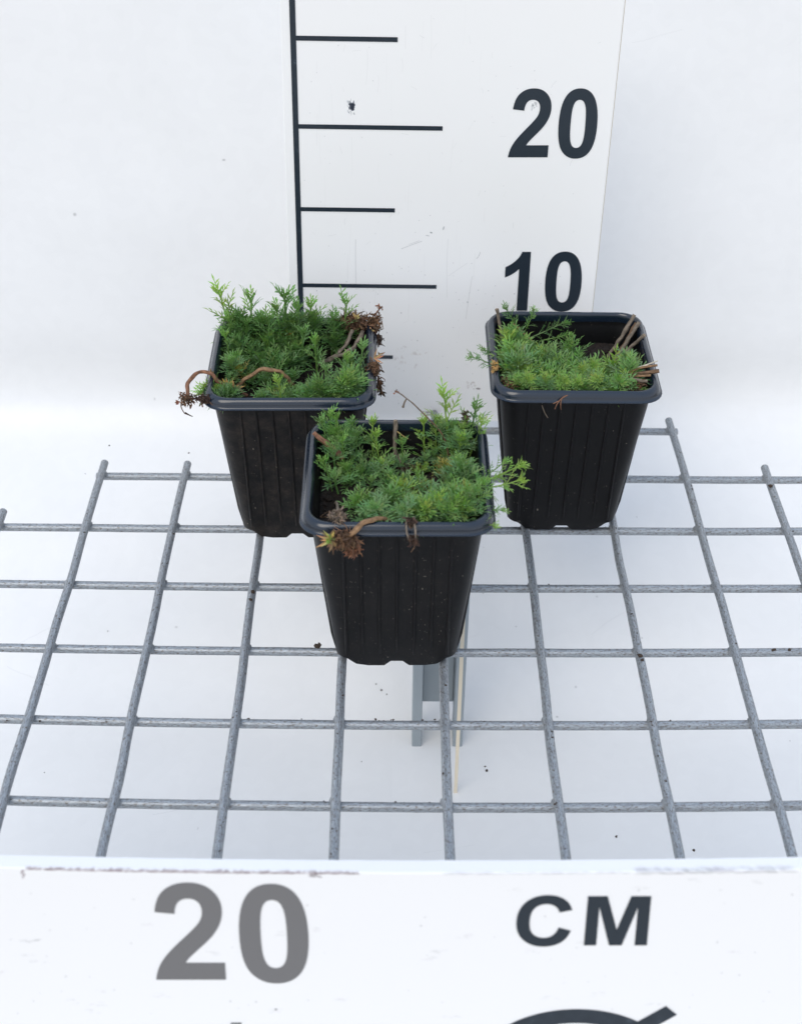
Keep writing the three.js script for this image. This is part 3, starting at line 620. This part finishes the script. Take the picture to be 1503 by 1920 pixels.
// left pot: tall sprigs at the back, arching stems and root clumps over the rim
{
  const t = plant('left', 'tallest green feathery plant with arching brown stem, in the left dusty pot'), o = 1.7;
  sow(t, ['43444432.', '4.443.3..', '344443...', '3.444....', '33343....', '3.3.3...3', '2..3.3343', '2..233434', '3.22.3444'], o, [0, 1, 3, 3, 1], 2);
  for (const [u, v, h, k, tone] of [[-34, -33, 40, 0, 2], [-34, -26, 28, 3, 0], [-24, -33, 37, 1, 0], [-27, -25, 27, 4, 3], [-5, -33, 41, 2, 1], [-9, -28, 33, 5, 0], [1, -30, 32, 6, 1], [10, -34, 31, 7, 0], [25, -33, 34, 8, 0], [22, -28, 28, 2, 3], [-14, -20, 30, 1, 3], [4, -14, 28, 3, 1], [12, -6, 26, 5, 0], [-34, -12, 25, 6, 0], [34, 8, 30, 4, 4], [30, 16, 26, 7, 0], [20, 20, 24, 0, 4], [-3, 30, 24, 8, 2]])
    shoot(t, SPRIGS[k], GREEN[tone], [u, SOIL, v], h / 32, u < -30 ? 0.14 : rr(0, 0.08), u < -30 ? 3.14 : rr(0, 6.3), rnd() * 6.3);
  for (const [u, v] of [[-37, 25], [-34, 31], [-31, 26], [-40, 22], [-30, 33]]) shoot(t, TUFTS[Math.floor(rnd() * 14)], GREEN[rnd() < 0.5 ? 4 : 2], [u, 91, v], 0.75, 0.9, Math.PI + rr(-0.6, 0.4), rnd() * 6);
  for (const [u, v] of [[-33, 19], [-29, 22]]) dryLeaf(t, [u, 94, v], [0.4, 0.8, 0.2], 6, STRAW);
  dryLeaf(t, [-41, 100, 18], [-0.1, 1, 0.1], 5, TAN, 4);
  twig(t, 'stem', [[-29.5, 89, 14], [-21.3, 96, 13.1], [-12.7, 100, 12.5], [-4.5, 97, 11.8], [0.5, 87, 9.1], [1, 80, 8]], 1.5, 1.3, TAN, 0.12);
  twig(t, 'stem', [[-53, 92, 27], [-53.2, 97, 20.2], [-48.3, 101, 18.7], [-40.9, 102, 21.3], [-35.8, 97, 21.6], [-28.4, 91, 18.5], [-24, 85, 15]], 1.3, 1.4, RUSSET, 0.2);
  clump(t, 'root_clump', [-53.3, 91.5, 28.3], [5.5, 4.5, 4], 130, BROWN, 0.4, 0.35);
  clump(t, 'root_clump', [-41.4, 98, 39], [4.5, 3.6, 3.5], 90, DARK, 0.2, 0.3);
  clump(t, 'root_clump', [-47, 94, 31], [4, 2, 2.4], 46, DARK, 0.3, 0.3);
  twig(t, 'root', [[-55.5, 92, 29], [-56.5, 88.5, 31], [-54.5, 84.5, 32]], 0.5, 0.3, BROWN); twig(t, 'root', [[-54.6, 85, 32], [-52, 84, 32.5], [-50.5, 83.2, 32.6]], 0.7, 0.3, DARK);
  twig(t, 'root', [[-46, 94, 30], [-45.6, 91, 30], [-45.3, 87.5, 30]], 0.8, 0.5, RUSSET);
  dryLeaf(t, [-57.5, 90, 29], [-0.8, -0.3, 0.1], 4, RUSSET, 4);
  clump(t, 'root_clump', [31, 101, -36], [10.5, 5.2, 5], 420, BROWN, 0.1, 0.45);
  clump(t, 'root_clump', [42, 100.5, -35.5], [6.5, 7, 5], 320, BROWN, 0.35, 0.45);
  clump(t, 'root_clump', [45.5, 94, -30], [2.2, 6, 2.4], 60, DARK, 0.8, 0.4);
  dryLeaf(t, [33, 104, -34], [0.1, 1, 0], 5, STRAW, 4); dryLeaf(t, [41, 99, -30], [0.6, 0.6, 0.3], 4, STRAW, 3);
  twig(t, 'root', [[43, 102, -40], [45, 105, -41], [47.4, 108, -41]], 0.6, 0.35, RUSSET); clump(t, 'root_clump', [46, 107, -41], [1.8, 2.4, 1.6], 26, RUSSET, -0.7, 0.8);
  twig(t, 'twig', [[30.9, 99, -30], [29, 95, -25], [25.5, 91.5, -21.2], [16.9, 86, -19.4]], 1.5, 1.2, GREYB, 0.3);
  twig(t, 'twig', [[36.6, 97.5, -31], [34, 95, -26], [28.7, 91, -20.3], [21, 88, -19], [13, 84, -18]], 1.6, 1.3, GREYB, 0.3);
  clump(t, 'root_clump', [43.5, 99, 10], [4.8, 5.6, 6], 300, BROWN, 0.4, 0.4);
  clump(t, 'root_clump', [46.5, 90, 10.5], [2.2, 7, 2.6], 70, BROWN, 1.0, 0.4);
  twig(t, 'root', [[46.2, 92, 10], [47.4, 87, 10], [47.2, 82, 10.4]], 0.55, 0.4, DARK); dryLeaf(t, [47.2, 85, 10], [0.3, -1, 0.1], 5, DARK, 4);
  dryLeaf(t, [43.5, 103, 6], [0.9, 0.6, 0], 6, STRAW, 4); dryLeaf(t, [46.5, 104.5, 5], [0.5, 0.8, 0], 4, TAN, 3);
  dryLeaf(t, [15, 86, 23], [0.5, 0.6, 0.3], 7, RUSSET, 5); dryLeaf(t, [-6, 86, 17], [0.7, 0.5, 0.2], 7, RUSSET, 5); dryLeaf(t, [-20, 88, 26], [0.7, 0.7, 0], 5, STRAW, 4);
}
seed = 90210;
// right pot: a dense low mat, cut woody stems at the corners
{
  const t = plant('right', 'dense low mat of green feathery foliage in the right pot'), o = 4.2;
  sow(t, ['.........', '.........', '333......', '44444....', '444444..3', '444444443', '344444443', '33344444.', '333333333'], o, [1, 0, 4, 0, 2, 1], 2);
  for (const [u, v, tone] of [[-26, 36, 2], [-16, 38, 1], [-8, 38, 2], [0, 37, 2], [12, 38, 2], [22, 37, 0], [4, 26, 2], [10, 22, 2]]) shoot(t, TUFTS[Math.floor(rnd() * 14)], GREEN[tone], [u, 97, v - 7], rr(0.55, 0.72), 0.65, Math.PI / 2 + rr(-0.7, 0.7), rnd() * 6);
  for (const [u, y, v, a, tl, sc] of [[-24, 90, -33, Math.PI, 0.5, 0.62], [-22, 92, -33, 0.3, 0.3, 0.5], [-18, 90, -31, 0, 1.15, 0.66], [-12, 89, -29, 0.2, 1.2, 0.5]]) shoot(t, SPRIGS[Math.floor(rnd() * 9)], GREEN[rnd() < 0.5 ? 0 : 3], [u, y, v], sc, tl, a, rnd() * 6);
  shoot(t, SPRIGS[2], GREEN[4], [-36, 91, 4], 0.62, 1.15, Math.PI, 1.2); shoot(t, SPRIGS[5], GREEN[1], [-34, 90, -6], 0.55, 1.0, Math.PI - 0.4, 2.2);
  clump(t, 'root_clump', [-22, 88, -30], [6, 2.4, 4], 60, STRAW, 0, 0.6);
  twig(t, 'stem', [[-30, 98, -33], [-24, 93, -32], [-17, 88, -28]], 0.7, 0.8, RUSSET, 0.15);
  twig(t, 'twig', [[-38.2, 104.9, -36], [-36.9, 98.4, -35], [-35.2, 91, -31], [-34.6, 80, -28]], 1.25, 1.5, GREYB);
  twig(t, 'twig', [[-36.2, 93.5, -32.2], [-34.8, 95, -31], [-33.8, 97, -31]], 1.0, 0.5, GREYB);
  twig(t, 'twig', [[37.9, 104.6, -31], [31.7, 94, -26.3], [24.5, 82, -23]], 1.35, 1.5, GREYB, 0.24); twig(t, 'twig', [[40, 103, -25.4], [33.2, 92, -20.9], [26.6, 81, -16]], 1.5, 1.6, GREYB, 0.26);
  twig(t, 'twig', [[38.6, 101, -28], [32.4, 91, -22], [27, 82, -19]], 1.0, 1.2, BROWN, 0.24); twig(t, 'twig', [[41, 102.4, -12.6], [35.8, 93, -16], [29, 82, -19]], 1.45, 1.5, GREYB, 0.2);
  twig(t, 'twig', [[43.4, 102.4, 24.3], [34.6, 100, 22.8], [25, 95, 18]], 1.3, 1.3, BROWN, 0.2); twig(t, 'twig', [[43, 105.4, 19.1], [38, 102, 17.6], [32, 98, 15.4]], 0.45, 0.9, barkMat(0.55, 0.5, 0.42), 0.12);
  twig(t, 'twig', [[43, 103.3, 20.1], [33.8, 100.5, 18.6], [26, 95, 17]], 0.9, 1.0, TAN, 0.15); twig(t, 'twig', [[38.9, 101, 26.4], [31, 99, 24.3], [24, 94, 20]], 0.9, 1.1, TAN, 0.18); twig(t, 'twig', [[37, 99, 29], [29, 98, 26.3], [23, 96, 26]], 1.2, 1.4, GREYB, 0.3);
  clump(t, 'root_clump', [31, 95, 27], [7, 4.5, 6.5], 260, BROWN, 0, 0.25); clump(t, 'root_clump', [31, 93, 33], [6, 4, 4], 120, DARK, 0, 0.2);
  clump(t, 'root_clump', [-41.6, 101, 19.5], [2.4, 4.2, 5.4], 60, STRAW, 0.2, 0.85); clump(t, 'root_clump', [-35, 95, 28], [5, 4, 7], 180, BROWN, 0, 0.2);
  twig(t, 'root', [[-3, 98.6, 41.4], [-8, 98.6, 43.6], [-11, 96, 45.4], [-12.3, 92.5, 45.8]], 0.55, 0.35, RUSSET); twig(t, 'root', [[-7, 98.9, 43], [-10.5, 97, 45], [-13.5, 95.6, 45.6]], 0.4, 0.25, RUSSET); twig(t, 'root', [[-9, 98, 44.2], [-9.6, 95, 45.7], [-9, 92, 45.8]], 0.35, 0.22, RUSSET);
  twig(t, 'root', [[-18.3, 91, 40.3], [-17, 87, 39.9], [-14.6, 82.6, 39.2]], 0.4, 0.3, GREYB);
}
seed = 31337;
// front pot: loose bright foliage, bare corner at the left, sprig leaning out on the right
{
  const t = plant('front', 'loose bright green feathery plant spilling right, in the nearest pot'), o = 7.9;
  sow(t, ['32.2...33', '333.2.233', '333332.33', '.333333.3', '.33.34334', '..3333444', '...343444', '...334445', '....34444'], o, [0, 0, 1, 4, 4, 2], 2);
  for (const [u, v, h, k, tone, a, tl] of [[-32, -33, 26, 0, 0, 4, 0.1], [-28, -32, 25, 1, 0, 4, 0.15], [-34, -29, 26, 5, 1, 3.4, 0.1], [-22, -33, 23, 2, 1, 4, 0.1], [-12, -31, 24, 3, 2, 4, 0.1], [-9, -25, 22, 4, 2, 4, 0], [-25, -22, 24, 6, 0, 2, 0.2], [14, -31, 24, 7, 2, 4, 0.2], [19, -32, 23, 8, 2, 5, 0.2], [25, -33, 38, 0, 2, 4, 0.02], [31, -32, 25, 3, 0, 5.4, 0.25], [34, -33, 30, 1, 3, 5.6, 0.2], [34, -28, 26, 2, 2, 6, 0.35], [28, -24, 22, 4, 2, 1, 0.2], [-31, -5, 21, 5, 0, 3, 0.2]])
    shoot(t, SPRIGS[k], GREEN[tone], [u, SOIL, v], h / 32, tl, a, rnd() * 6.3);
  for (const [u, y, v, a, tl, sc, tone] of [[37, 95, 6, 0.0, 1.0, 0.78, 2], [37, 95, 11, 0.15, 1.1, 0.76, 2], [36, 90, 0, -0.3, 0.9, 0.62, 0], [36, 92, 22, 0.5, 1.1, 0.5, 0], [34, 92, 30, 0.8, 1.1, 0.5, 2]]) shoot(t, SPRIGS[Math.floor(rnd() * 9)], GREEN[tone], [u, y, v], sc, tl, a, rnd() * 6);
  for (const [u, v, tone] of [[8, 38, 4], [16, 37, 2], [24, 38, 0], [32, 36, 2], [38, 30, 0], [40, 20, 0], [-4, 36, 4], [28, 34, 2], [20, 32, 2]]) shoot(t, TUFTS[Math.floor(rnd() * 14)], GREEN[tone], [u - 4, 97, v - 7], rr(0.6, 0.8), 0.65, Math.atan2(v, u) + rr(-0.4, 0.4), rnd() * 6);
  clump(t, 'root_clump', [-23.4, 95.8, 47.4], [8, 6, 3], 380, BROWN, 0.35, 0.35); clump(t, 'root_clump', [-20, 90, 46.6], [4.6, 5.6, 2.6], 190, RUSSET, 0.8, 0.35); clump(t, 'root_clump', [-26.6, 101.5, 38.5], [5, 3.2, 5], 200, GREYB, 0, 0.2);
  twig(t, 'stem', [[-3, 96, 34], [-7.7, 101.4, 38.6], [-13.4, 102, 42.6], [-18.8, 100, 46.6], [-25, 96, 48]], 1.3, 1.7, TAN, 0.18);
  dryLeaf(t, [-29.5, 96.6, 48.6], [-1, 0.1, 0.2], 8, STRAW, 5); dryLeaf(t, [-29.2, 97.4, 48.4], [-0.2, 1, 0.1], 8, STRAW, 4); dryLeaf(t, [-28.4, 95.6, 48.8], [-0.5, -0.8, 0.2], 7, TAN, 4); dryLeaf(t, [-30, 98, 48], [-0.5, 0.8, 0.1], 7, TAN, 3);
  shoot(t, TUFTS[3], GREEN[2], [-29.2, 96.8, 48.2], 0.22, 1.2, 2, 0);
  twig(t, 'root', [[-29.7, 82, 3.5], [-28.7, 87, 9], [-27.7, 91, 18.2], [-27, 97, 30], [-27.6, 100, 37]], 0.9, 1.1, GREYB, 0.3); twig(t, 'root', [[-33, 82, 10], [-36, 84, 16], [-33, 90, 24]], 0.35, 0.3, BROWN); twig(t, 'root', [[-20, 92, 32], [-14, 96, 33], [-7, 97.4, 31]], 0.3, 0.2, GREYB);
  clump(t, 'root_clump', [6.2, 101.6, 41.6], [3.4, 2, 3.4], 110, DARK, 0.2, 0.3);
  twig(t, 'root', [[4.5, 101, 38], [4.2, 101.2, 43.6], [4.8, 98, 46.4], [6.2, 93.6, 46.4]], 0.7, 0.55, GREYB, 0.4); twig(t, 'root', [[7.7, 101, 38], [8.2, 101.2, 43.6], [8, 97.6, 46.4], [8.4, 92.4, 46.2]], 0.85, 0.5, GREYB, 0.4); twig(t, 'root', [[8.4, 93, 46], [7.4, 89, 45.6], [6.4, 86.6, 45]], 0.5, 0.3, BROWN); clump(t, 'root_clump', [7, 95, 46.4], [3.4, 4.4, 1.6], 100, DARK, 1, 0.4);
  twig(t, 'twig', [[-40.6, 104.4, -23.5], [-34.4, 99, -22], [-26.6, 92, -20]], 1.5, 2.3, RUSSET, 0.2); twig(t, 'twig', [[-40.6, 98, -23], [-39, 92, -20], [-37.6, 86, -17]], 0.8, 0.4, STRAW, 0.3);
  twig(t, 'twig', [[-1.1, 102.3, -38], [-1.2, 96, -36.4], [-1.3, 90.8, -35], [0, 79, -31]], 1.5, 1.5, GREYB, 0.35); twig(t, 'twig', [[-0.6, 97, -36.4], [2.4, 94.6, -36], [5.4, 92.6, -35.8]], 0.45, 0.3, STRAW, 0.2);
  twig(t, 'twig', [[1, 90, -26], [2.6, 84, -20], [4, 80, -17]], 1.1, 1.3, GREYB, 0.3);
  twig(t, 'dead_stalk', [[-1.1, 122, -34], [3.3, 118.7, -34], [9, 113.6, -33.4], [14.3, 108.3, -32], [22.7, 99, -28], [26, 86, -24]], 0.36, 0.6, BROWN, 0.15);
  clump(t, 'root_clump', [-0.6, 121.6, -34], [1.6, 1.1, 1], 12, RUSSET, 0, 0.8); twig(t, 'dead_leaf', [[4.4, 117.6, -34], [3.4, 115.6, -34], [2.6, 112.6, -34]], 0.35, 0.9, GREYB, 0.4);
  clump(t, 'root_clump', [6, 85, -20], [7, 3, 5], 70, DARK, 0, 0.3); clump(t, 'root_clump', [35, 92, -4], [2, 3, 5], 40, GREYB, 0, 0.3); clump(t, 'root_clump', [33, 106, -35], [2.4, 4.5, 2.4], 40, DARK, -0.6, 0.7);
}

// ---------------------------------------------------------------- crumbs on the wires and the floor
function crumbs(name, label, spots) {
  const list = [];
  for (const [x, y, z, r] of spots) {
    const g = new THREE.IcosahedronGeometry(r, 0), p = g.attributes.position, o = rnd() * 90;
    for (let n = 0; n < p.count; n++) { const f = 1 + 0.7 * noise.noise(p.getX(n) * 1.3 + o, p.getY(n) * 1.3, p.getZ(n) * 1.3); p.setXYZ(n, p.getX(n) * f * 1.3, p.getY(n) * f * 0.7, p.getZ(n) * f); }
    g.rotateY(rnd() * 6); g.translate(x, y, z); list.push(g);
  }
  const m = mergeGeometries(list); m.computeVertexNormals();
  const o = mesh(name, m, std({ color: lin(0.05, 0.034, 0.024), roughness: 0.95 }), scene);
  o.userData = { label, category: 'crumbs', kind: 'stuff' };
}
{
  const s = [];
  for (let k = 0; k < 330; k++) {
    if (rnd() < 0.55) { const j = 1 + Math.floor(rnd() * 6); s.push([rr(-200, 230), -4.7 + rr(-0.6, 0.1), 50 * j + rr(-1.2, 1.2), rr(0.25, 0.62)]); }
    else { const i = Math.floor(rnd() * 8); s.push([-175 + 50 * i + rr(-1.4, 1.4), -0.3 + rr(-0.4, 0.1), rr(20, 345), rr(0.25, 0.6)]); }
  }
  for (const [x, y, z, r] of [[-75, 0.2, 162, 1.2], [-75.5, 0.1, 168, 0.9], [125.4, 0.2, 209, 1.3], [126, 0.2, 212, 0.9], [196, -4.2, 199.8, 1.3], [204, -4.2, 199.8, 0.9], [-39, -4.2, 199, 1.4], [-37.6, -3.8, 198, 1], [223, 0.2, 65, 1.3]]) s.push([x, y, z, r]);
  crumbs('soil_crumbs', 'brown soil crumbs scattered along the wires of the grid', s);
  const f0 = [[57.3, FLOOR + 0.4, 155.3, 0.9], [56.6, FLOOR + 0.3, 152, 0.5], [129.9, FLOOR + 0.4, 204.5, 0.75], [173, FLOOR + 0.4, 214, 0.75], [-7.4, FLOOR + 0.3, 95.5, 0.7], [-4, FLOOR + 0.2, 98, 0.5], [-11, FLOOR + 0.2, 92, 0.5], [3, FLOOR + 0.4, 66, 0.8], [5, FLOOR + 0.4, 65, 0.7]];
  for (let k = 0; k < 14; k++) f0.push([rr(-230, 250), 0, rr(-30, 260), rr(0.2, 0.42)]);
  const f = f0.map(([x, , z, r]) => [x, floorY(z) + 0.15, z, r]);
  crumbs('floor_crumbs', 'a few dark crumbs lying on the white floor below the grid', f);
}

renderer.render(scene, camera);
